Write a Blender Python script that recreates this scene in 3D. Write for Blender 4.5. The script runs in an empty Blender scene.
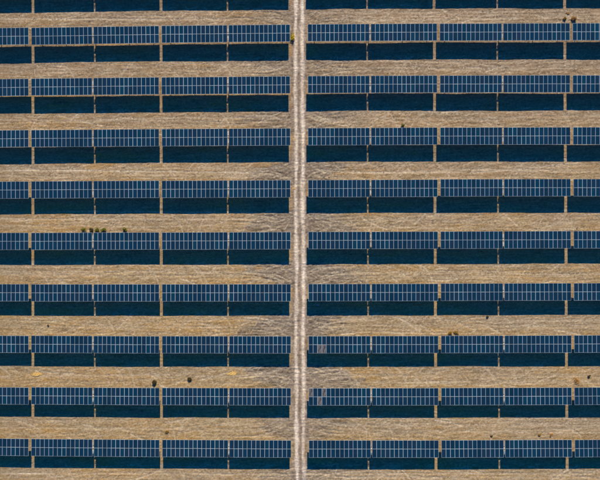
import bpy, math, random
import numpy as np
from mathutils import Vector, Matrix, Euler

scene = bpy.context.scene
COL = scene.collection

# ------------------------------------------------------------------ camera
CAM_H = 131.07
CAM_ROT = (0.005433, 0.012507, -0.002659)
F_PX = 560.0
cam_data = bpy.data.cameras.new("camera")
cam_data.sensor_fit = 'HORIZONTAL'
cam_data.sensor_width = 36.0
cam_data.lens = 36.0 * F_PX / 600.0
cam_data.clip_start = 1.0
cam_data.clip_end = 6000.0
cam = bpy.data.objects.new("camera", cam_data)
cam.location = (0, 0, CAM_H)
cam.rotation_euler = CAM_ROT
COL.objects.link(cam)
scene.camera = cam

# ------------------------------------------------------------------ sky and sun
SUN_EL = math.radians(32.2)
SUN_AZ = math.radians(6.8)              # clockwise from +Y
world = bpy.data.worlds.new("World")
scene.world = world
world.use_nodes = True
wn = world.node_tree
wn.nodes.clear()
w_out = wn.nodes.new("ShaderNodeOutputWorld")
w_bg = wn.nodes.new("ShaderNodeBackground")
w_sky = wn.nodes.new("ShaderNodeTexSky")
w_sky.sky_type = 'NISHITA'
w_sky.sun_disc = False
w_sky.sun_elevation = SUN_EL
w_sky.sun_rotation = SUN_AZ
w_sky.air_density = 1.0
w_sky.dust_density = 0.0
w_sky.ozone_density = 7.0
w_bg.inputs[1].default_value = 0.086
w_mul = wn.nodes.new("ShaderNodeMix")            # a deep, clear, high-altitude blue
w_mul.data_type = 'RGBA'
w_mul.blend_type = 'MULTIPLY'
w_mul.inputs["Factor"].default_value = 1.0
w_mul.inputs["B"].default_value = (0.012, 0.72, 1.16, 1)
wn.links.new(w_sky.outputs[0], w_mul.inputs["A"])
wn.links.new(w_mul.outputs["Result"], w_bg.inputs[0])
wn.links.new(w_bg.outputs[0], w_out.inputs[0])

sun_data = bpy.data.lights.new("sun", 'SUN')
sun_data.energy = 5.0
sun_data.angle = math.radians(0.5)
sun_data.color = (1.0, 0.86, 0.62)
sun = bpy.data.objects.new("sun", sun_data)
sd = Vector((math.sin(SUN_AZ) * math.cos(SUN_EL), math.cos(SUN_AZ) * math.cos(SUN_EL), math.sin(SUN_EL)))
sun.rotation_euler = sd.to_track_quat('Z', 'Y').to_euler()
sun.location = sd * 300
COL.objects.link(sun)

scene.view_settings.view_transform = 'Standard'
scene.view_settings.look = 'None'
scene.view_settings.exposure = 0.0
scene.view_settings.gamma = 1.0
scene.view_settings.use_curve_mapping = False

# ------------------------------------------------------------------ helpers
R_CAM = Euler(CAM_ROT, 'XYZ').to_matrix()


def at(px, py, z=0.0):
    """a point of the photograph (600 x 480) as a world point at height z"""
    d = R_CAM @ Vector(((px - 300) / F_PX, (240 - py) / F_PX, -1.0))
    t = (z - CAM_H) / d.z
    return Vector((d.x * t, d.y * t, z))


def tag(o, label=None, cat=None, group=None, kind=None):
    if label: o['label'] = label
    if cat: o['category'] = cat
    if group: o['group'] = group
    if kind: o['kind'] = kind
    return o


def empty(name, loc, rz=0.0):
    o = bpy.data.objects.new(name, None)
    o.empty_display_size = 0.3
    o.location = loc
    o.rotation_euler = (0, 0, rz)
    COL.objects.link(o)
    return o


class MB:
    """collects faces, with a material slot per face"""
    def __init__(self):
        self.v, self.f, self.m = [], [], []

    def add(self, verts, faces, mi=0):
        n = len(self.v)
        self.v += [tuple(p) for p in verts]
        self.f += [tuple(i + n for i in q) for q in faces]
        self.m += [mi] * len(faces)

    def box(self, x0, x1, y0, y1, z0, z1, mi=0, mat=None):
        vs = [Vector((x, y, z)) for z in (z0, z1) for y in (y0, y1) for x in (x0, x1)]
        if mat is not None:
            vs = [mat @ p for p in vs]
        self.add(vs, [(0, 2, 3, 1), (4, 5, 7, 6), (0, 1, 5, 4), (2, 6, 7, 3), (0, 4, 6, 2), (1, 3, 7, 5)], mi)

    def tube(self, a, b, r, n=10, mi=0, r2=None):
        a, b = Vector(a), Vector(b)
        r2 = r if r2 is None else r2
        q = (b - a).to_track_quat('Z', 'Y')
        vs = []
        for base, rr in ((a, r), (b, r2)):
            for k in range(n):
                t = 2 * math.pi * k / n
                vs.append(base + q @ Vector((rr * math.cos(t), rr * math.sin(t), 0)))
        fs = [(k, (k + 1) % n, n + (k + 1) % n, n + k) for k in range(n)]
        fs += [tuple(range(n - 1, -1, -1)), tuple(range(n, 2 * n))]
        self.add(vs, fs, mi)

    def mesh(self, name, mats):
        me = bpy.data.meshes.new(name)
        me.from_pydata(self.v, [], self.f)
        for m in mats:
            me.materials.append(m)
        me.polygons.foreach_set("material_index", self.m)
        me.update()
        return me

    def build(self, name, mats, parent=None):
        if not isinstance(mats, (list, tuple)):
            mats = [mats]
        o = bpy.data.objects.new(name, self.mesh(name, mats))
        COL.objects.link(o)
        o.parent = parent
        return o


# ------------------------------------------------------------------ materials
def new_mat(name):
    m = bpy.data.materials.new(name)
    m.use_nodes = True
    nt = m.node_tree
    return m, nt, nt.nodes["Principled BSDF"]


def N(nt, t, **kw):
    n = nt.nodes.new(t)
    for k, v in kw.items():
        setattr(n, k, v)
    return n


def L(nt, a, b):
    nt.links.new(a, b)


def noisy_mat(name, c1, c2, scale, rough=0.8, metallic=0.0, bump=0.0, rand=0.0):
    m, nt, b = new_mat(name)
    tc = N(nt, "ShaderNodeTexCoord")
    nz = N(nt, "ShaderNodeTexNoise")
    nz.inputs["Scale"].default_value = scale
    nz.inputs["Detail"].default_value = 5
    L(nt, tc.outputs["Object"], nz.inputs["Vector"])
    cr = N(nt, "ShaderNodeValToRGB")
    cr.color_ramp.elements[0].position = 0.35
    cr.color_ramp.elements[0].color = (*c1, 1)
    cr.color_ramp.elements[1].position = 0.68
    cr.color_ramp.elements[1].color = (*c2, 1)
    L(nt, nz.outputs["Fac"], cr.inputs["Fac"])
    L(nt, cr.outputs["Color"], b.inputs["Base Color"])
    b.inputs["Roughness"].default_value = rough
    b.inputs["Metallic"].default_value = metallic
    if bump:
        bp = N(nt, "ShaderNodeBump")
        bp.inputs["Strength"].default_value = bump
        L(nt, nz.outputs["Fac"], bp.inputs["Height"])
        L(nt, bp.outputs["Normal"], b.inputs["Normal"])
    return m


M_ALU = noisy_mat("anodised_frame", (0.50, 0.63, 0.72), (0.64, 0.75, 0.82), 3.0, 0.45, 0.0)
_nt = M_ALU.node_tree
_oi = _nt.nodes.new("ShaderNodeObjectInfo")
_mr = _nt.nodes.new("ShaderNodeMapRange"); _mr.inputs["To Min"].default_value = 0.60; _mr.inputs["To Max"].default_value = 1.25
_nt.links.new(_oi.outputs["Random"], _mr.inputs["Value"])
_vm = _nt.nodes.new("ShaderNodeVectorMath"); _vm.operation = 'SCALE'
_b = _nt.nodes["Principled BSDF"]
_src = _b.inputs["Base Color"].links[0].from_socket
_nt.links.new(_src, _vm.inputs[0]); _nt.links.new(_mr.outputs[0], _vm.inputs["Scale"])
_nt.links.new(_vm.outputs[0], _b.inputs["Base Color"])
M_STEEL = noisy_mat("galvanised_steel", (0.48, 0.49, 0.50), (0.66, 0.67, 0.68), 6.0, 0.55, 0.0)
M_DARK = noisy_mat("dark_paint", (0.03, 0.03, 0.035), (0.06, 0.06, 0.065), 9.0, 0.5)
M_BACK = noisy_mat("backsheet", (0.02, 0.02, 0.022), (0.035, 0.035, 0.04), 4.0, 0.7)


def cell_material(name, broken=False):
    """silicon cells behind glass; tone differs a little from module to module"""
    m, nt, b = new_mat(name)
    oi = N(nt, "ShaderNodeObjectInfo")
    ramp = N(nt, "ShaderNodeValToRGB")
    el = ramp.color_ramp.elements
    el[0].position, el[0].color = 0.0, (0.0012, 0.027, 0.062, 1)
    el[1].position, el[1].color = 1.0, (0.0016, 0.046, 0.092, 1)
    for p, c in ((0.25, (0.003, 0.029, 0.070, 1)), (0.45, (0.001, 0.038, 0.088, 1)),
                 (0.62, (0.007, 0.031, 0.072, 1)), (0.8, (0.001, 0.034, 0.078, 1))):
        e = el.new(p); e.color = c
    L(nt, oi.outputs["Random"], ramp.inputs["Fac"])
    # cells: a lattice of wafers 0.158 m square with a slightly lighter grid
    tc = N(nt, "ShaderNodeTexCoord")
    sep = N(nt, "ShaderNodeSeparateXYZ")
    L(nt, tc.outputs["Object"], sep.inputs[0])
    lines = []
    for ax in ("X", "Y"):
        mul = N(nt, "ShaderNodeMath", operation='MULTIPLY'); mul.inputs[1].default_value = 1 / 0.158
        L(nt, sep.outputs[ax], mul.inputs[0])
        fr = N(nt, "ShaderNodeMath", operation='FRACT'); L(nt, mul.outputs[0], fr.inputs[0])
        sb = N(nt, "ShaderNodeMath", operation='SUBTRACT'); L(nt, fr.outputs[0], sb.inputs[0]); sb.inputs[1].default_value = 0.5
        ab = N(nt, "ShaderNodeMath", operation='ABSOLUTE'); L(nt, sb.outputs[0], ab.inputs[0])
        gt = N(nt, "ShaderNodeMath", operation='GREATER_THAN'); L(nt, ab.outputs[0], gt.inputs[0]); gt.inputs[1].default_value = 0.475
        lines.append(gt)
    mx = N(nt, "ShaderNodeMath", operation='MAXIMUM')
    L(nt, lines[0].outputs[0], mx.inputs[0]); L(nt, lines[1].outputs[0], mx.inputs[1])
    mix = N(nt, "ShaderNodeMix", data_type='RGBA')
    mix.inputs["B"].default_value = (0.05, 0.10, 0.17, 1)
    L(nt, mx.outputs[0], mix.inputs["Factor"])
    L(nt, ramp.outputs["Color"], mix.inputs["A"])
    # thin dust film
    geo = N(nt, "ShaderNodeNewGeometry")
    dn = N(nt, "ShaderNodeTexNoise"); dn.inputs["Scale"].default_value = 0.35; dn.inputs["Detail"].default_value = 4
    L(nt, geo.outputs["Position"], dn.inputs["Vector"])
    dr = N(nt, "ShaderNodeMapRange"); dr.inputs["From Min"].default_value = 0.45; dr.inputs["From Max"].default_value = 0.8
    dr.inputs["To Min"].default_value = 0.0; dr.inputs["To Max"].default_value = 0.025
    L(nt, dn.outputs["Fac"], dr.inputs["Value"])
    mix2 = N(nt, "ShaderNodeMix", data_type='RGBA')
    mix2.inputs["B"].default_value = (0.32, 0.30, 0.26, 1)
    L(nt, dr.outputs[0], mix2.inputs["Factor"])
    L(nt, mix.outputs["Result"], mix2.inputs["A"])
    out = mix2.outputs["Result"]
    if broken:
        vo = N(nt, "ShaderNodeTexVoronoi", feature='DISTANCE_TO_EDGE'); vo.inputs["Scale"].default_value = 4.0
        L(nt, tc.outputs["Object"], vo.inputs["Vector"])
        n2 = N(nt, "ShaderNodeTexNoise"); n2.inputs["Scale"].default_value = 1.7; n2.inputs["Detail"].default_value = 4
        mpb = N(nt, "ShaderNodeMapping"); mpb.inputs["Scale"].default_value = (3.2, 0.5, 1.0)
        L(nt, tc.outputs["Object"], mpb.inputs["Vector"]); L(nt, mpb.outputs[0], n2.inputs["Vector"])
        r2 = N(nt, "ShaderNodeValToRGB")
        r2.color_ramp.elements[0].position, r2.color_ramp.elements[0].color = 0.46, (0.012, 0.025, 0.05, 1)
        r2.color_ramp.elements[1].position, r2.color_ramp.elements[1].color = 0.66, (0.25, 0.21, 0.18, 1)
        L(nt, n2.outputs["Fac"], r2.inputs["Fac"])
        lt = N(nt, "ShaderNodeMath", operation='LESS_THAN'); lt.inputs[1].default_value = 0.025
        L(nt, vo.outputs["Distance"], lt.inputs[0])
        m3 = N(nt, "ShaderNodeMix", data_type='RGBA'); m3.inputs["B"].default_value = (0.40, 0.38, 0.36, 1)
        L(nt, lt.outputs[0], m3.inputs["Factor"]); L(nt, r2.outputs["Color"], m3.inputs["A"])
        out = m3.outputs["Result"]
    L(nt, out, b.inputs["Base Color"])
    b.inputs["Roughness"].default_value = 0.55 if broken else 0.16
    b.inputs["IOR"].default_value = 1.5
    return m


M_CELL = cell_material("solar_cells")
M_BROKEN = cell_material("shattered_cells", True)

# ------------------------------------------------------------------ ground
X0, Y0 = -1.74, 0.59                     # centre of the service track, centre line of the middle row
PITCH = 11.927                           # row spacing
rng = np.random.default_rng(7)
random.seed(7)


def axis(lo, hi, step):
    core = np.arange(lo, hi + step / 2, step)
    out, d, p = [], step, hi
    while p < 3200:
        d *= 1.35
        p += d
        out.append(p)
    out = np.array(out)
    return np.concatenate([(lo - (out - hi))[::-1], core, out])


XS = axis(-74, 72, 0.155)
YS = axis(-61, 60, 0.155)
NX, NY = len(XS), len(YS)
GX, GY = np.meshgrid(XS, YS)


def vnoise(x, y, seed):
    """smooth value noise"""
    r = np.random.default_rng(seed).random((256, 256))
    xi, yi = np.floor(x).astype(np.int64), np.floor(y).astype(np.int64)
    fx, fy = x - xi, y - yi
    fx, fy = fx * fx * (3 - 2 * fx), fy * fy * (3 - 2 * fy)
    a = r[yi & 255, xi & 255]; b = r[yi & 255, (xi + 1) & 255]
    c = r[(yi + 1) & 255, xi & 255]; d = r[(yi + 1) & 255, (xi + 1) & 255]
    return (a * (1 - fx) + b * fx) * (1 - fy) + (c * (1 - fx) + d * fx) * fy


def fbm(x, y, seed, o=4):
    s, a, t = 0, 1, 0
    for k in range(o):
        s = s + a * vnoise(x * 2 ** k + 17.3 * k, y * 2 ** k + 9.1 * k, seed + k)
        t += a
        a *= 0.55
    return s / t


height = np.zeros_like(GX)
pale = np.zeros_like(GX)
grey = np.zeros_like(GX)
dark = np.zeros_like(GX)


def hline(yc, amp, w, x_lo, x_hi, seed, k_pale=0.6, depth=0.03, slope=0.0, floor=0.1):
    """one long wheel rut running along an aisle"""
    xs = XS
    c = yc + amp * (vnoise(xs / 19.0, xs * 0 + seed, seed) - 0.5) * 2 + amp * 0.4 * (vnoise(xs / 5.0, xs * 0, seed + 3) - 0.5) + slope * (xs - x_lo)
    g = np.exp(-((GY - c[None, :]) / w) ** 2)
    fade = np.clip((xs - x_lo) / 3, 0, 1) * np.clip((x_hi - xs) / 3, 0, 1)
    br = np.clip((vnoise(xs / 2.3, xs * 0 + 5, seed + 11) + 0.5 * vnoise(xs / 0.6, xs * 0, seed + 12)) * 1.1 - 0.15, floor, 1)
    g = g * (fade * br)[None, :]
    global pale, height
    pale = np.maximum(pale, g * k_pale)
    height = height - g * depth


def arc(pts, w, depth, k_pale=0.0, k_dark=0.6):
    """a tyre mark along a polyline"""
    for (x, y, f) in pts:
        i0, i1 = np.searchsorted(XS, [x - 3 * w, x + 3 * w])
        j0, j1 = np.searchsorted(YS, [y - 3 * w, y + 3 * w])
        if i1 <= i0 or j1 <= j0:
            continue
        d2 = ((XS[i0:i1][None, :] - x) ** 2 + (YS[j0:j1][:, None] - y) ** 2) / w ** 2
        g = np.exp(-d2) * f
        if k_dark: dark[j0:j1, i0:i1] = np.maximum(dark[j0:j1, i0:i1], g * k_dark)
        if k_pale: pale[j0:j1, i0:i1] = np.maximum(pale[j0:j1, i0:i1], g * k_pale)
        height[j0:j1, i0:i1] = np.minimum(height[j0:j1, i0:i1], -g * depth)


aisle_y = [at(300, py).y for py in (18.5, 70, 121.5, 172.5, 223.5, 275, 326.5, 377.5, 429, 477)]
# disturbed earth where vehicles turn off the track
for k, ya in enumerate(aisle_y):
    for s in (-1, 1):
        strong = (0.35, 0.6, 0.75, 0.9, 1.0, 1.1, 1.05, 1.0, 0.75, 0.5)[k]
        reach = random.uniform(8.5, 13) * (0.6 + 0.4 * strong)
        along = (GX - X0 - s * 1.6) * s
        tilt_y = random.choice((-1, 1)) * random.uniform(0.10, 0.22)
        v = 1.15 - along / reach - 0.45 * np.abs((GY - ya - 0.2) / 2.7 - tilt_y * along / 3) ** 2
        v += 0.75 * (fbm(GX / 2.2, GY / 0.9, 90 + 2 * k + (s > 0), 4) - 0.5) * 2 * 0.8
        m = np.clip(v * 5.0 - 0.4, 0, 1) * (along > -1.5) * (along < reach * 1.5) * np.clip((3.15 - np.abs(GY - ya)) / 0.2, 0, 1)
        m *= min(1.0, strong)
        grey = np.maximum(grey, m)
        for q in range(int(random.randint(9, 14) * strong)):
            rad = random.uniform(3.5, 9)
            sy = random.choice((-1, 1))
            yb = ya + random.uniform(-1.9, 1.9)
            off = random.uniform(-0.5, 5.5)
            pts = []
            n = 110
            for t in range(n):
                a = t / n
                u = a * (rad + random.uniform(0.0, 0.02) + 6)
                x = X0 + s * (1.2 + off * 0.3 + u)
                y = yb + sy * rad * 0.55 * math.exp(-u / (rad * 0.42)) - sy * 0.5
                y = ya + max(-2.9, min(2.9, y - ya))
                f = min(1, 4 * a + 0.1) * min(1, 3 * (1 - a)) * (0.35 + 0.65 * random.random())
                pts.append((x, y, f))
            arc(pts, random.uniform(0.15, 0.22), 0.09, 0.8 if q % 3 == 0 else 0, 0 if q % 3 == 0 else random.uniform(0.6, 1.0))
        # short diagonal scuffs further along the aisle
        for q in range(random.randint(5, 11)):
            xa = X0 + s * random.uniform(8, 68)
            yb = ya + random.uniform(-2.2, 2.2)
            ln, ang = random.uniform(2, 7), random.gauss(0, 0.35)
            bend = random.uniform(-0.12, 0.12)
            pts = []
            for t in range(int(ln / 0.12)):
                u = t * 0.12
                y = yb + u * math.sin(ang) + bend * u * u * 0.3
                if abs(y - ya) > 2.9: break
                pts.append((xa + u * math.cos(ang), y, 0.4 + 0.6 * random.random()))
            arc(pts, random.uniform(0.17, 0.25), 0.05, random.uniform(0.5, 1.0), 0)
        for q in range(random.randint(6, 12)):       # tyre arcs swung from side to side
            xa = X0 + s * (random.uniform(12, 30) if random.random() < .6 else random.uniform(20, 70))
            rad = random.uniform(4, 11)
            sgn = random.choice((-1, 1))
            pts = []
            for t in range(80):
                a = t / 80 * 1.1
                x = xa + sgn * rad * (1 - math.cos(a)); y = ya - 2.8 + rad * math.sin(a) * 0.9
                if abs(y - ya) > 2.85: break
                pts.append((x, y, 0.3 + 0.5 * random.random()))
            arc(pts, random.uniform(0.16, 0.23), 0.04, random.uniform(0.4, 0.9), 0)

for k, ya in enumerate(aisle_y):
    for s in (-1, 1):
        lo, hi = (-80, X0 - 2.5) if s < 0 else (X0 + 2.5, 78)
        for q in range(3):
            y1 = ya + random.uniform(-1.9, 1.2)
            hline(y1, 0.5, random.uniform(0.12, 0.2), lo, hi, 300 + k * 20 + q * 3 + (s > 0) * 7, random.uniform(0.2, 0.75), 0.02)
            hline(y1 + 1.6, 0.5, random.uniform(0.12, 0.2), lo, hi, 300 + k * 20 + q * 3 + (s > 0) * 7, random.uniform(0.2, 0.7), 0.02)
# scratches: short tyre and mower strokes everywhere in the open ground
def strokes(n, seed, near=None, steep=0.22):
    r = np.random.default_rng(seed)
    ya = np.array([a for a in aisle_y])
    k = r.integers(0, len(ya), n)
    if near is None:
        x0 = r.uniform(-72, 70, n)
    else:
        x0 = X0 + np.where(r.random(n) < .5, -1, 1) * (2.0 + r.exponential(near, n))
    y0 = ya[k] + r.uniform(-3.0, 3.0, n)
    ang = r.normal(0.10, 0.16, n) + np.where(r.random(n) < steep, r.normal(0.6, 0.35, n) * np.where(r.random(n) < .5, 1, -1), 0)
    ln = r.uniform(0.7, 4.2, n) * np.where(r.random(n) < 0.12, 2.2, 1)
    bend = r.normal(0, 0.09, n)
    amp = r.uniform(0.25, 1.0, n) ** 1.3
    T = 60
    t = np.linspace(0, 1, T)[None, :]
    u = ln[:, None] * t
    a = ang[:, None] + bend[:, None] * u * 0.5
    x = x0[:, None] + u * np.cos(a)
    y = y0[:, None] + u * np.sin(a)
    f = amp[:, None] * np.sin(np.pi * t) ** 0.5 * (0.45 + 0.55 * r.random((n, T)))
    f = np.where(np.abs(y - ya[k][:, None]) > 3.1, 0, f)
    gx = (x + 74) / 0.155 + np.searchsorted(XS, -74 - 1e-6)
    gy = (y + 61) / 0.155 + np.searchsorted(YS, -61 - 1e-6)
    out = np.zeros(NX * NY)
    for dy in (0, 1):
        for dx in (0, 1):
            ix = np.floor(gx).astype(int) + dx; iy = np.floor(gy).astype(int) + dy
            w = np.clip(1.15 - np.hypot(gx - ix, gy - iy), 0, 1)
            ok = (ix > 0) & (ix < NX) & (iy > 0) & (iy < NY)
            np.maximum.at(out, (iy * NX + ix)[ok], (f * w)[ok])
    return out.reshape(NY, NX)
sc_pale = strokes(9000, 901)
sc_dark = strokes(8000, 902)
near_pale = strokes(900, 903, 4.0)
near_dark = strokes(1700, 904, 4.5, 0.5)
swing = strokes(850, 905, 18.0, 0.75)
height = height - 0.03 * swing
pale = np.maximum(pale, swing * 0.95)
pale = np.maximum(pale, np.maximum(sc_pale * 0.72, near_pale * 0.5))
dark = np.maximum(dark, np.maximum(sc_dark * 0.22, near_dark * 0.8))
height = height - 0.03 * sc_pale - 0.05 * sc_dark - 0.06 * near_dark
# the clear ruts
for (xa, ya_, xb, yb_, kp) in ((-5, 19, 238, 19.5, 0.9), (-5, 170.5, 262, 172.5, 0.95), (345, 172.5, 470, 173, 0.95),
                               (-5, 219, 120, 219, 0.7), (-5, 474, 60, 474, 0.9), (60, 474, 600, 473.5, 0.5),
                               (330, 277, 600, 276, 0.4), (-5, 275, 250, 276, 0.4), (440, 326, 610, 325, 0.5)):
    a, b = at(xa, ya_), at(xb, yb_)
    hline(a.y, 0.12, 0.20, a.x, b.x, int(xa + ya_) % 97 + 400, kp * 1.1, 0.04, (b.y - a.y) / (b.x - a.x), 0.6)
pts = [(470, 173), (500, 171), (530, 168), (555, 165), (580, 162)]
for i in range(4):
    p, q = at(*pts[i]), at(*pts[i + 1])
    arc([(p.x + (q.x - p.x) * t / 60, p.y + (q.y - p.y) * t / 60, 0.7 + 0.3 * random.random()) for t in range(60)], 0.17, 0.04, 0.85, 0)

# the service track: two pale wheel tracks, bare shoulders
def n1(scale, seed):
    y = YS / scale
    i = np.floor(y).astype(int); f = y - i; f = f * f * (3 - 2 * f)
    r = np.random.default_rng(seed).random(4096)
    return r[(i + 2048) & 4095] * (1 - f) + r[(i + 2049) & 4095] * f
wob = 0.22 * (n1(11.3, 1) - 0.5) + 0.10 * (n1(3.1, 2) - 0.5)
warpx = GX + 0.5 * (fbm(GX / 1.7, GY / 2.9, 561, 2) - 0.5)
warpy = GY + 1.2 * (fbm(GX / 1.3 + 7, GY / 2.3, 563, 2) - 0.5)
road = np.clip((2.05 + 1.5 * (fbm(GX / 2 + 3, GY / 1.7, 505, 4) - 0.5) - np.abs(GX - X0 - 0.02)) / 0.5, 0, 1)
wheel = np.zeros_like(GX)
for q, off in enumerate((-0.80, 0.82)):
    c = X0 + 0.03 + off + wob + 0.12 * (n1(5.2, 20 + q) - 0.5)
    wdt = 0.27 + 0.20 * n1(2.7, 30 + q) + 0.10 * n1(0.9, 32 + q)
    g = np.exp(-(np.abs(GX - c[:, None]) / wdt[:, None]) ** 2.6)
    g *= np.clip(0.80 + 1.3 * (fbm(warpx / 0.8 + q * 9, warpy / 1.9, 520, 4) - 0.46), 0.35, 1)
    wheel = np.maximum(wheel, g)
pale_side = np.clip(fbm(warpx / 0.7, warpy / 1.6, 531, 4) * 3.4 - 1.75, 0, 1) * road * 0.28
height += -0.05 * wheel + 0.05 * np.exp(-((GX - X0) / 0.4) ** 2)

# relief
mow_w = 1.6 * (fbm(GX / 12, GY / 9, 36, 2) - 0.5)
mow = np.sin((GY + mow_w) * 2 * np.pi / 0.78 + 1.5 * vnoise(GX / 5, GY / 1.1, 38)) * np.clip(fbm(GX / 8, GY / 1.5, 37, 3) * 3 - 0.9, 0, 1)
clods = fbm(GX / 0.45, GY / 0.42, 41, 3)
streak = fbm((GX + GY) / 1.3, (GY - 0.15 * GX) / 0.42, 51, 3)
diag = fbm((GX + GY * 1.6) / 2.2, (GY - GX * 0.35) / 0.33, 55, 3)
height += (clods - 0.5) * 0.06 + (streak - 0.5) * 0.03 + 0.014 * mow + (fbm(GX / 9, GY / 7, 61, 3) - 0.5) * 0.18
height += grey * (fbm(GX / 0.8, GY / 0.4, 71, 2) - 0.5) * 0.13
far = np.clip((np.maximum(np.abs(GX), np.abs(GY)) - 62) / 40, 0, 1)
height = height * (1 - far)

# albedo of the soil and straw itself
def C(*c): return np.array(c)[None, None, :]
big = fbm(GX / 15, GY / 9, 81, 3)[..., None]
band = fbm(GX / 10, GY / 1.3, 86, 4)[..., None]
fine = (0.6 * fbm((GX + GY * 0.7) / 0.62, (GY - GX * 0.12) / 0.36, 88, 4) + 0.4 * fbm((GX - GY * 0.5) / 0.45, (GY + GX * 0.25) / 0.40, 89, 3))[..., None]
hue_x = np.clip((GX + 65) / 130, 0, 1)[..., None]
top = np.clip((GY + 10) / 60, 0, 1)[..., None]
straw = C(0.570, 0.430, 0.265)
dirt = C(0.290, 0.205, 0.122)
tawny = C(0.560, 0.350, 0.140)
taupe = C(0.400, 0.312, 0.235)
lin = (fbm(GX / 3.6, (GY - 0.03 * GX) / 0.30, 97, 4))[..., None]
fine = np.clip((fine - 0.5) * 1.25 + (lin - 0.5) * 0.85 + 0.10 * mow[..., None] + 0.5, 0, 1)
t1 = np.clip(fine * 1.5 - 0.2, 0, 1)
alb = dirt * (1 - t1) + straw * t1
t2 = np.clip(band * 3.4 - 1.3, 0, 1) * 0.7
alb = alb * (1 - t2) + tawny * t2
upper = np.zeros_like(GX)
for ya in aisle_y:
    upper = np.maximum(upper, np.clip((GY - ya + 0.3) / 1.6, 0, 1) * (GY - ya < 4))
upper = (upper * np.clip(fbm(GX / 9, GY / 2, 140, 3) * 3 - 0.9, 0, 1))[..., None]
t3 = np.clip(0.35 * upper + 0.0 + 0.45 * top + 1.5 * (big - 0.5) + 0.25 * hue_x, 0, 0.85)
alb = alb * (1 - t3) + (taupe * (0.62 + 0.76 * fine)) * t3
dg = np.clip(diag * 4 - 1.9, 0, 1)[..., None] * 0.45
alb = alb * (1 - dg) + C(0.50, 0.40, 0.29) * dg
edge_band = np.zeros_like(GX)
for k, ya in enumerate(aisle_y):
    edge_band = np.maximum(edge_band, np.exp(-((GY - (ya - 2.1)) / 1.0) ** 2))
edge_band *= np.clip(fbm(GX / 5, GY / 1.2, 95, 3) * 2.6 - 0.8, 0, 1) * (np.abs(GX - X0) > 2)
e3 = (edge_band * 0.6)[..., None]
alb = alb * (1 - e3) + C(0.47, 0.31, 0.145) * (0.6 + 0.8 * fine) * e3
alb = alb * C(0.96, 0.90, 0.83) * (1 - 0.15 * top)
alb = alb * (1 - 0.10 * (1 - top) * C(0.3, 0.0, 0.6))
g3 = (grey * 0.92)[..., None]
alb = alb * (1 - g3) + C(0.262, 0.208, 0.160) * (0.35 + 1.3 * fine) * g3
d3 = np.clip(dark * 1.0, 0, 0.9)[..., None]
alb = alb * (1 - d3) + C(0.11, 0.08, 0.06) * d3
p3 = (np.clip(pale, 0, 1) * 0.9)[..., None]
alb = alb * (1 - p3) + C(0.80, 0.68, 0.52) * p3
r3 = road[..., None] * 0.9
rfine = np.clip((fbm(warpx / 0.42, warpy / 0.75, 577, 4)[..., None] - 0.5) * 1.6 + 0.5, 0, 1)
alb = alb * (1 - r3) + (C(0.300, 0.230, 0.178) * (0.55 + 0.9 * rfine)) * r3
w3 = np.clip(wheel + pale_side, 0, 1)[..., None]
alb = alb * (1 - w3) + C(0.86, 0.735, 0.60) * (0.85 + 0.3 * rfine) * w3
f3 = far[..., None]
alb = alb * (1 - f3) + C(0.30, 0.23, 0.15) * f3

gm = bpy.data.meshes.new("ground")
nv = NX * NY
co = np.stack([GX, GY, height], -1).reshape(-1, 3).astype(np.float32)
gm.vertices.add(nv)
gm.vertices.foreach_set("co", co.ravel())
idx = np.arange(nv, dtype=np.int32).reshape(NY, NX)
quads = np.stack([idx[:-1, :-1], idx[:-1, 1:], idx[1:, 1:], idx[1:, :-1]], -1).reshape(-1, 4)
nf = len(quads)
gm.loops.add(nf * 4)
gm.loops.foreach_set("vertex_index", quads.ravel())
gm.polygons.add(nf)
gm.polygons.foreach_set("loop_start", np.arange(0, nf * 4, 4, dtype=np.int32))
gm.polygons.foreach_set("loop_total", np.full(nf, 4, dtype=np.int32))
gm.update(calc_edges=True)
at_col = gm.attributes.new("soil", 'FLOAT_COLOR', 'POINT')
at_col.data.foreach_set("color", np.concatenate([alb, np.ones_like(alb[..., :1])], -1).astype(np.float32).ravel())
gm.polygons.foreach_set("use_smooth", np.ones(nf, dtype=bool))

M_GROUND, nt, b = new_mat("dry_ground")
aa = N(nt, "ShaderNodeAttribute", attribute_name="soil")
geo = N(nt, "ShaderNodeNewGeometry")
mp = N(nt, "ShaderNodeMapping")
mp.inputs["Scale"].default_value = (2.0, 2.9, 3.0)
mp.inputs["Rotation"].default_value = (0, 0, 0.12)
L(nt, geo.outputs["Position"], mp.inputs["Vector"])
n1 = N(nt, "ShaderNodeTexNoise"); n1.inputs["Scale"].default_value = 1.0; n1.inputs["Detail"].default_value = 6; n1.inputs["Roughness"].default_value = 0.65
L(nt, mp.outputs[0], n1.inputs["Vector"])
mr = N(nt, "ShaderNodeMapRange"); mr.inputs["From Min"].default_value = 0.3; mr.inputs["From Max"].default_value = 0.7
mr.inputs["To Min"].default_value = 0.60; mr.inputs["To Max"].default_value = 1.40
L(nt, n1.outputs["Fac"], mr.inputs["Value"])
vm = N(nt, "ShaderNodeVectorMath", operation='SCALE')
L(nt, aa.outputs["Color"], vm.inputs[0]); L(nt, mr.outputs[0], vm.inputs["Scale"])
L(nt, vm.outputs[0], b.inputs["Base Color"])
b.inputs["Roughness"].default_value = 0.95
b.inputs["Specular IOR Level"].default_value = 0.1
n2 = N(nt, "ShaderNodeTexNoise"); n2.inputs["Scale"].default_value = 5.0; n2.inputs["Detail"].default_value = 5
L(nt, geo.outputs["Position"], n2.inputs["Vector"])
bp = N(nt, "ShaderNodeBump"); bp.inputs["Strength"].default_value = 0.4; bp.inputs["Distance"].default_value = 0.05
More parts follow.
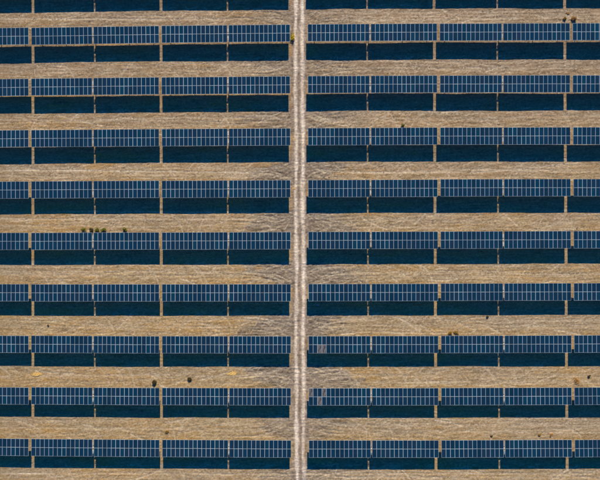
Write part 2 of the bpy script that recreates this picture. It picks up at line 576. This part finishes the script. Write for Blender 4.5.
L(nt, n2.outputs["Fac"], bp.inputs["Height"]); L(nt, bp.outputs["Normal"], b.inputs["Normal"])
gm.materials.append(M_GROUND)
ground = bpy.data.objects.new("ground", gm)
COL.objects.link(ground)
tag(ground, "dry tan field of straw and bare soil with wheel ruts", "ground", kind="structure")

core_i = (XS > -74.5) & (XS < 72.5)


def ground_z(x, y):
    i = min(max(np.searchsorted(XS, x), 1), NX - 1)
    j = min(max(np.searchsorted(YS, y), 1), NY - 1)
    return float(height[j, i])


# dry grass: short straw tufts, sparse, nobody could count them
def tufts(n, seed):
    r = np.random.default_rng(seed)
    x = r.uniform(-70, 68, n * 2); y = r.uniform(-58, 57, n * 2)
    keep = (np.abs(x - X0) > 2.0 + r.random(n * 2) * 1.5)
    dens = fbm(x / 3.0, y / 1.2, 611, 3)
    keep &= dens > (0.36 + 0.25 * r.random(n * 2))
    x, y = x[keep][:n], y[keep][:n]
    n = len(x)
    i = np.clip(np.searchsorted(XS, x), 0, NX - 1); j = np.clip(np.searchsorted(YS, y), 0, NY - 1)
    z = height[j, i]
    B = 4
    a = r.uniform(0, 2 * np.pi, (n, B)); ln = r.uniform(0.10, 0.30, (n, B)); h = r.uniform(0.03, 0.16, (n, B))
    w = r.uniform(0.02, 0.045, (n, B))
    bx = x[:, None] + r.normal(0, 0.07, (n, B)); by = y[:, None] + r.normal(0, 0.05, (n, B))
    ca, sa = np.cos(a), np.sin(a)
    zz = np.repeat(z[:, None], B, 1) - 0.01
    v0 = np.stack([bx - sa * w, by + ca * w, zz], -1)
    v1 = np.stack([bx + sa * w, by - ca * w, zz], -1)
    v2 = np.stack([bx + ca * ln, by + sa * ln * 0.7, zz + h], -1)
    co = np.stack([v0, v1, v2], 2).reshape(-1, 3)
    nf = n * B
    me = bpy.data.meshes.new("dry_grass")
    me.vertices.add(nf * 3); me.vertices.foreach_set("co", co.astype(np.float32).ravel())
    me.loops.add(nf * 3); me.loops.foreach_set("vertex_index", np.arange(nf * 3, dtype=np.int32))
    me.polygons.add(nf)
    me.polygons.foreach_set("loop_start", np.arange(0, nf * 3, 3, dtype=np.int32))
    me.polygons.foreach_set("loop_total", np.full(nf, 3, dtype=np.int32))
    me.update(calc_edges=True)
    return me


M_STRAW = noisy_mat("straw", (0.30, 0.215, 0.12), (0.56, 0.44, 0.29), 0.9, 0.9)
gme = tufts(60000, 5)
gme.materials.append(M_STRAW)
grass = bpy.data.objects.new("dry_grass", gme)
COL.objects.link(grass)
tag(grass, "short dry straw growing over the aisles and under the panels", "grass", kind="stuff")

# ------------------------------------------------------------------ solar arrays
MW, ML, STEP = 0.992, 1.960, 1.012        # module width, length, spacing along the row
GAP_DRIVE, GAP_END = 0.33, 0.62
LEN = 29 * STEP + GAP_DRIVE
SPAN = 30.3286
Z_TOP = 2.29


def module_mesh(name, cells):
    m = MB()
    w, l, fr, t = MW / 2, ML / 2, 0.030, 0.038
    m.box(-w, w, -l, -l + fr, -t, 0, 0)
    m.box(-w, w, l - fr, l, -t, 0, 0)
    m.box(-w, -w + fr, -l + fr, l - fr, -t, 0, 0)
    m.box(w - fr, w, -l + fr, l - fr, -t, 0, 0)
    a, c = w - fr, l - fr
    m.add([(-a, -c, -0.004), (a, -c, -0.004), (a, c, -0.004), (-a, c, -0.004)], [(0, 1, 2, 3)], 1)
    m.add([(-a, -c, -0.010), (a, -c, -0.010), (a, c, -0.010), (-a, c, -0.010)], [(3, 2, 1, 0)], 2)
    return m.mesh(name, [M_ALU, cells, M_BACK])


ME_MODULE = module_mesh("solar_module", M_CELL)
ME_BROKEN = module_mesh("shattered_module", M_BROKEN)


def module_slots(n_left):
    """x positions of the module columns of one array, split by its drive gap"""
    xs = []
    for k in range(29):
        x = -LEN / 2 + STEP * (k + 0.5)
        if k >= n_left: x += GAP_DRIVE
        xs.append(x)
    return xs, -LEN / 2 + STEP * n_left + GAP_DRIVE / 2


def make_array(n_left):
    root = empty("solar_array", (0, 0, 0))
    xs, xg = module_slots(n_left)
    for k, x in enumerate(xs):
        for s in (1, -1):
            o = bpy.data.objects.new("solar_module", ME_MODULE)
            COL.objects.link(o)
            o.parent = root
            o.location = (x, s * (ML / 2 + 0.012), Z_TOP)
    zt = Z_TOP - 0.22
    # square torque tube, in two lengths joined at the drive
    m = MB()
    for a, c in ((-LEN / 2 + 0.02, xg - 0.13), (xg + 0.13, LEN / 2 - 0.02)):
        m.box(a, c, -0.065, 0.065, zt - 0.065, zt + 0.065)
    m.build("torque_tube", M_STEEL, root)
    # rails that clamp the modules to the tube, lengthened to block light between modules
    m = MB()
    for k in range(len(xs) + 1):
        if k == 0: x = xs[0] - STEP / 2 + 0.03
        elif k == len(xs): x = xs[-1] + STEP / 2 - 0.03
        else:
            x = (xs[k] + xs[k - 1]) / 2
            if abs(x - xg) < 0.05: continue
        m.box(x - 0.025, x + 0.025, -1.96, 1.96, Z_TOP - 0.10, Z_TOP - 0.042)
        m.box(x - 0.05, x + 0.05, -0.09, 0.09, zt + 0.068, Z_TOP - 0.103)
    for x in (xg - GAP_DRIVE / 2 - 0.04, xg + GAP_DRIVE / 2 + 0.04):
        m.box(x - 0.025, x + 0.025, -1.96, 1.96, Z_TOP - 0.10, Z_TOP - 0.042)
    m.build("rails", M_STEEL, root)
    # posts
    for x in (-LEN / 2 + 1.7, -LEN / 4, xg, LEN / 4, LEN / 2 - 1.7):
        m = MB()
        m.box(x - 0.06, x + 0.06, -0.075, -0.062, -0.2, zt - 0.09)
        m.box(x - 0.06, x + 0.06, 0.062, 0.075, -0.2, zt - 0.09)
        m.box(x - 0.006, x + 0.006, -0.062, 0.062, -0.2, zt - 0.09)
        m.box(x - 0.07, x + 0.07, -0.10, 0.10, zt - 0.09, zt - 0.068)
        m.build("post", M_STEEL, root)
    # drive: slew ring, gearbox and motor
    m = MB()
    m.tube((xg - 0.11, 0, zt), (xg + 0.11, 0, zt), 0.17, 20)
    m.tube((xg - 0.125, 0, zt), (xg + 0.125, 0, zt), 0.11, 16)
    m.box(xg - 0.07, xg + 0.07, -0.20, 0.20, zt - 0.26, zt - 0.12)
    d = m.build("drive", M_STEEL, root)
    m = MB()
    m.tube((xg, 0.20, zt - 0.19), (xg, 0.48, zt - 0.19), 0.06, 14)
    m.box(xg - 0.05, xg + 0.05, 0.30, 0.40, zt - 0.13, zt - 0.08)
    m.build("motor", M_DARK, d)
    # cable tray brackets on each side of the drive gap
    for s in (1, -1):
        m = MB()
        m.box(xg - 0.045, xg + 0.045, s * 0.95 - 0.40, s * 0.95 + 0.40, Z_TOP - 0.07, Z_TOP - 0.03)
        m.box(xg - 0.16, xg + 0.16, s * 0.95 - 0.03, s * 0.95 + 0.03, Z_TOP - 0.11, Z_TOP - 0.075)
        m.box(xg - 0.16, xg + 0.16, s * 0.60 - 0.03, s * 0.60 + 0.03, Z_TOP - 0.11, Z_TOP - 0.075)
        m.build("bracket", M_ALU, root)
    return root


def copy_tree(o, parent=None):
    c = o.copy()
    COL.objects.link(c)
    c.parent = parent
    for ch in list(o.children):
        copy_tree(ch, c)
    return c


ROW_WORD = ["", "first", "second", "third", "fourth", "fifth", "sixth", "seventh", "eighth", "bottom"]
COLUMNS = [   # centre x, modules left of the drive, words
    (X0 - 2.05 - LEN / 2 - 2 * SPAN, 14, "cut by the photo's left edge"),
    (X0 - 2.05 - LEN / 2 - SPAN, 14, "second to the left of the dirt track"),
    (X0 - 2.05 - LEN / 2, 15, "directly left of the dirt track"),
    (X0 + 2.05 + LEN / 2, 14, "directly right of the dirt track"),
    (X0 + 2.05 + LEN / 2 + SPAN, 14, "second to the right of the dirt track"),
    (X0 + 2.05 + LEN / 2 + 2 * SPAN, 14, "cut by the photo's right edge"),
]
# a row's own small offset, as surveyed: (left end, centre, right end) in metres
OFFS = {1: (-0.06, 0.10, -0.06), 9: (0.13, -0.13, 0.12), 4: (0.02, -0.02, 0.0), 5: (0.05, 0.02, 0.0)}
protos = {}
for r in range(0, 10):
    for c, (cx, nl, words) in enumerate(COLUMNS):
        if nl not in protos:
            protos[nl] = make_array(nl)
            o = protos[nl]
        else:
            o = copy_tree(protos[nl])
        yr = Y0 - (r - 5) * PITCH
        # rows bow very slightly, as set out on site
        bow = (5 - r) / 4.0 * 0.12 * (1 - (cx / 45.0) ** 2)
        o.location = (cx + random.uniform(-0.02, 0.02), yr + bow + random.uniform(-0.025, 0.025), random.uniform(-0.03, 0.03))
        slope = (5 - r) / 4.0 * 0.12 * (-2 * cx / 45.0 ** 2)
        o.rotation_euler = (math.radians(random.gauss(0.25, 0.35)), 0, slope + random.gauss(0, 0.0006))
        if r == 0:
            lab = "solar array beyond the photo's top edge, %s" % words
        elif r == 9:
            lab = "long blue solar array %s, in the bottom row" % words
        else:
            lab = "blue solar array %s, %s full row" % (words, ROW_WORD[r] if r > 1 else "first")
        tag(o, lab, "solar array", "solar arrays set out in parallel rows")
        # damaged modules beside the track
        if c == 3 and r in (7, 8):
            mods = sorted([k for k in o.children if k.name.startswith("solar_module")], key=lambda k: (k.location.x, -k.location.y))
            def mod(col, row): return mods[col * 2 + row]
            if r == 7:
                bad = [mod(2, 1), mod(3, 1)]
            else:
                bad = [mod(0, 0), mod(2, 1), mod(3, 0)]
            for k in bad:
                k.data = ME_BROKEN
                k['label'] = "grey shattered solar module"
            o['label'] = "blue solar array right of the track, seventh row, %s" % "two lower modules shattered" if r == 7 else \
                "blue solar array right of the track, eighth row, scattered shattered modules"

# ------------------------------------------------------------------ shrubs and small things
def leaf_mat(name, c1, c2):
    m = noisy_mat(name, c1, c2, 6.0, 0.75)
    return m


M_GREEN = leaf_mat("green_leaves", (0.12, 0.13, 0.014), (0.40, 0.36, 0.04))
M_OLIVE = leaf_mat("olive_leaves", (0.060, 0.045, 0.014), (0.17, 0.12, 0.035))
M_OCHRE = leaf_mat("ochre_leaves", (0.30, 0.17, 0.02), (0.62, 0.38, 0.07))
M_RUST = leaf_mat("rusty_leaves", (0.45, 0.24, 0.06), (0.80, 0.50, 0.20))
M_YELLOW = leaf_mat("yellow_flowers", (0.75, 0.55, 0.02), (0.90, 0.72, 0.04))
M_STRAWY = leaf_mat("yellow_straw", (0.92, 0.58, 0.15), (0.98, 0.74, 0.28))
M_WOOD = noisy_mat("twig_bark", (0.10, 0.07, 0.045), (0.18, 0.13, 0.09), 8.0, 0.9)
M_SAND = noisy_mat("pale_orange_sand", (0.52, 0.34, 0.15), (0.80, 0.60, 0.36), 2.5, 0.95, bump=0.4)
M_FILM = noisy_mat("pale_blue_film", (0.25, 0.50, 0.75), (0.45, 0.65, 0.85), 3.0, 0.4)


def crown(rx, ry, h, n, seed, size=0.075, tilt=1.1):
    r = random.Random(seed)
    m = MB()
    lumps = [(r.uniform(-.5, .5) * rx, r.uniform(-.5, .5) * ry, r.uniform(.35, .75) * h, r.uniform(.45, .75)) for _ in range(7)]
    for _ in range(n):
        lx, ly, lz, lr = r.choice(lumps)
        d = Vector((r.gauss(0, 1), r.gauss(0, 1), r.gauss(0, 1))).normalized() * (r.random() ** 0.4)
        p = Vector((lx + d.x * rx * lr, ly + d.y * ry * lr, max(0.03, lz + d.z * h * 0.45)))
        q = Euler((r.uniform(-tilt, tilt), r.uniform(-tilt, tilt), r.uniform(0, 6.28))).to_matrix()
        s = size * r.uniform(0.6, 1.5)
        vs = [p + q @ Vector(v) for v in ((-s, 0, 0), (0, -s * .45, s * .1), (s, 0, 0), (0, s * .45, s * .1))]
        m.add(vs, [(0, 1, 2, 3)])
    return m


def bush(name, px, py, rx, ry, h, mat, label, cat, seed, n=900, group=None, flowers=None):
    p = at(px, py)
    z = ground_z(p.x, p.y)
    root = empty(name, (p.x, p.y, z), 0)
    tag(root, label, cat, group)
    crown(rx * (1.0 if name == 'straw_patch' else 1.25), ry * 1.15, h, n, seed, 0.11 if name == 'straw_patch' else 0.075, 0.35 if name == 'straw_patch' else 1.1).build("foliage", mat, root)
    m = MB()
    r = random.Random(seed + 1)
    for k in range(6):
        a = r.uniform(0, 6.28)
        m.tube((0, 0, -0.05), (math.cos(a) * rx * .5, math.sin(a) * ry * .5, h * 0.6), 0.018, 6, r2=0.006)
    m.build("stem", M_WOOD, root)
    if flowers:
        f = crown(rx * 1.0, ry * 1.0, h * 1.25, int(n * 1.2), seed + 2, 0.085)
        f.build("flowers", flowers, root)
    return root


G1 = "green shrubs along the fifth row of panels"
for i, (px, rx, lab) in enumerate((
        (84.5, .62, "dark green shrub at the left end of the close row of shrubs"),
        (92.0, .42, "small olive green shrub, second of the close row from the left"),
        (97.0, .46, "round green shrub, third of the close row from the left"),
        (103.8, .60, "wide green shrub at the right end of the close row"),
        (125.2, .46, "green shrub standing alone to the right of the close row"))):
    bush("shrub", px, 229.6, rx, 0.42, 0.75, M_GREEN if i != 1 else M_OLIVE, lab, "shrub", 20 + i, 800, G1)
bush("shrub", 155.3, 381.3, .50, .50, .65, M_OLIVE, "larger round dark olive bush left in the aisle above the eighth row", "bush", 31, 1500)
bush("shrub", 189.8, 378.6, .38, .38, .5, M_OLIVE, "small round dark brown bush right of the larger olive bush", "bush", 32, 1000)
bush("shrub", 402.5, 125.6, .45, .32, .5, M_GREEN, "small green tuft touching the third row of panels", "shrub", 33, 500)
bush("shrub", 450, 332.5, .42, .42, .5, M_OCHRE, "darker ochre weed, left of two above the seventh row", "weed", 34, 500)
bush("shrub", 455.8, 332.3, .55, .34, .4, M_OCHRE, "paler ochre weed, right of two above the seventh row", "weed", 35, 420)
bush("shrub", 487.5, 316.8, .26, .20, .3, M_OLIVE, "tiny dark weed at the lower edge of the sixth shadow band", "weed", 36, 350)
bush("shrub", 588.8, 375.8, .28, .24, .35, M_OLIVE, "small dark weed near the right edge above the eighth row", "weed", 37, 400)
bush("shrub", 564.5, 19.0, .36, .30, .4, M_OCHRE, "left ochre bush of the two at the upper right", "bush", 38, 550)
bush("shrub", 573.6, 19.0, .55, .42, .55, M_RUST, "bigger right ochre bush of the two at the upper right", "bush", 39, 850, None, M_RUST)
bush("shrub", 567.3, 13.2, .42, .28, .15, M_RUST, "pale rusty weed above the two ochre bushes at the upper right", "weed", 40, 260)
bush("shrub", 576, 380.5, .75, .85, .35, M_RUST, "spreading rusty orange weed near the right edge above the eighth row", "weed", 41, 520)
bush("shrub", 167, 431, .42, .32, .4, M_OCHRE, "small ochre weed in the aisle above the bottom row, left half", "weed", 42, 300)
bush("shrub", 491.5, 436, .3, .22, .22, M_OLIVE, "small brown weed just above the bottom row, left of the pair", "weed", 43, 260)
bush("shrub", 540, 434.3, .4, .25, .3, M_OCHRE, "low ochre weed left of the brown one above the bottom row", "weed", 44, 240)
bush("shrub", 551.4, 434.6, .36, .4, .4, M_RUST, "low reddish weed at right above the bottom row", "weed", 45, 260)
bush("flowering_weed", 292.2, 37.4, .50, .95, .6, M_GREEN, "bright yellow flowering weed on the left shoulder of the dirt track", "weed", 50, 350, None, M_YELLOW)
bush("straw_patch", 36.3, 374.6, 1.15, .45, .09, M_STRAWY, "oval bright yellow straw patch at the far left above the eighth row", "straw patch", 51, 620)
bush("straw_patch", 231.5, 373.2, 1.1, .42, .08, M_STRAWY, "fainter yellow straw patch between two dark bushes and the dirt track", "straw patch", 52, 330)
bush("shrub", 48, 325.2, .2, .16, .2, M_OLIVE, "tiny dark weed in the aisle above the seventh row, far left", "weed", 53, 200)


def sand_heap(px, py, rx, ry, h, label, seed):
    p = at(px, py)
    m = MB()
    n, k = 22, 7
    vs, fs = [], []
    r = random.Random(seed)
    ph = [r.uniform(0, 6.28) for _ in range(3)]
    for i in range(k):
        t = i / (k - 1)
        for j in range(n):
            a = 2 * math.pi * j / n
            w = 1 + 0.18 * math.sin(2 * a + ph[0]) + 0.1 * math.sin(5 * a + ph[1])
            vs.append((rx * w * t * math.cos(a), ry * w * t * math.sin(a),
                       h * (1 - t ** 1.6) - 0.04 * t + r.uniform(-.02, .02)))
    for i in range(k - 1):
        for j in range(n):
            fs.append((i * n + j, (i + 1) * n + j, (i + 1) * n + (j + 1) % n, i * n + (j + 1) % n))
    m.add(vs, fs)
    o = m.build("sand_heap", M_SAND)
    o.location = (p.x, p.y, ground_z(p.x, p.y) - 0.01)
    tag(o, label, "sand heap")


sand_heap(293.8, 188.7, .52, .46, .09, "pale orange sand heap on the dirt track beside the fourth row", 3)
sand_heap(293.8, 139.5, .40, .75, .08, "long ochre sand heap on the dirt track beside the third row", 4)

# a scrap of film lying in the shade
p = at(318.3, 305.0)
m = MB()
r = random.Random(9)
vs = [(0.16 * i - .16, 0.13 * j - .13, 0.05 + r.uniform(0, .05)) for j in range(3) for i in range(3)]
fs = [(j * 3 + i, j * 3 + i + 1, j * 3 + i + 4, j * 3 + i + 3) for j in range(2) for i in range(2)]
m.add(vs, fs)
m.add([(x, y, z - .01) for x, y, z in vs], [f[::-1] for f in fs])
o = m.build("plastic_scrap", M_FILM)
o.location = (p.x, p.y, ground_z(p.x, p.y))
tag(o, "scrap of pale blue plastic lying in the shadow below the sixth row", "litter")
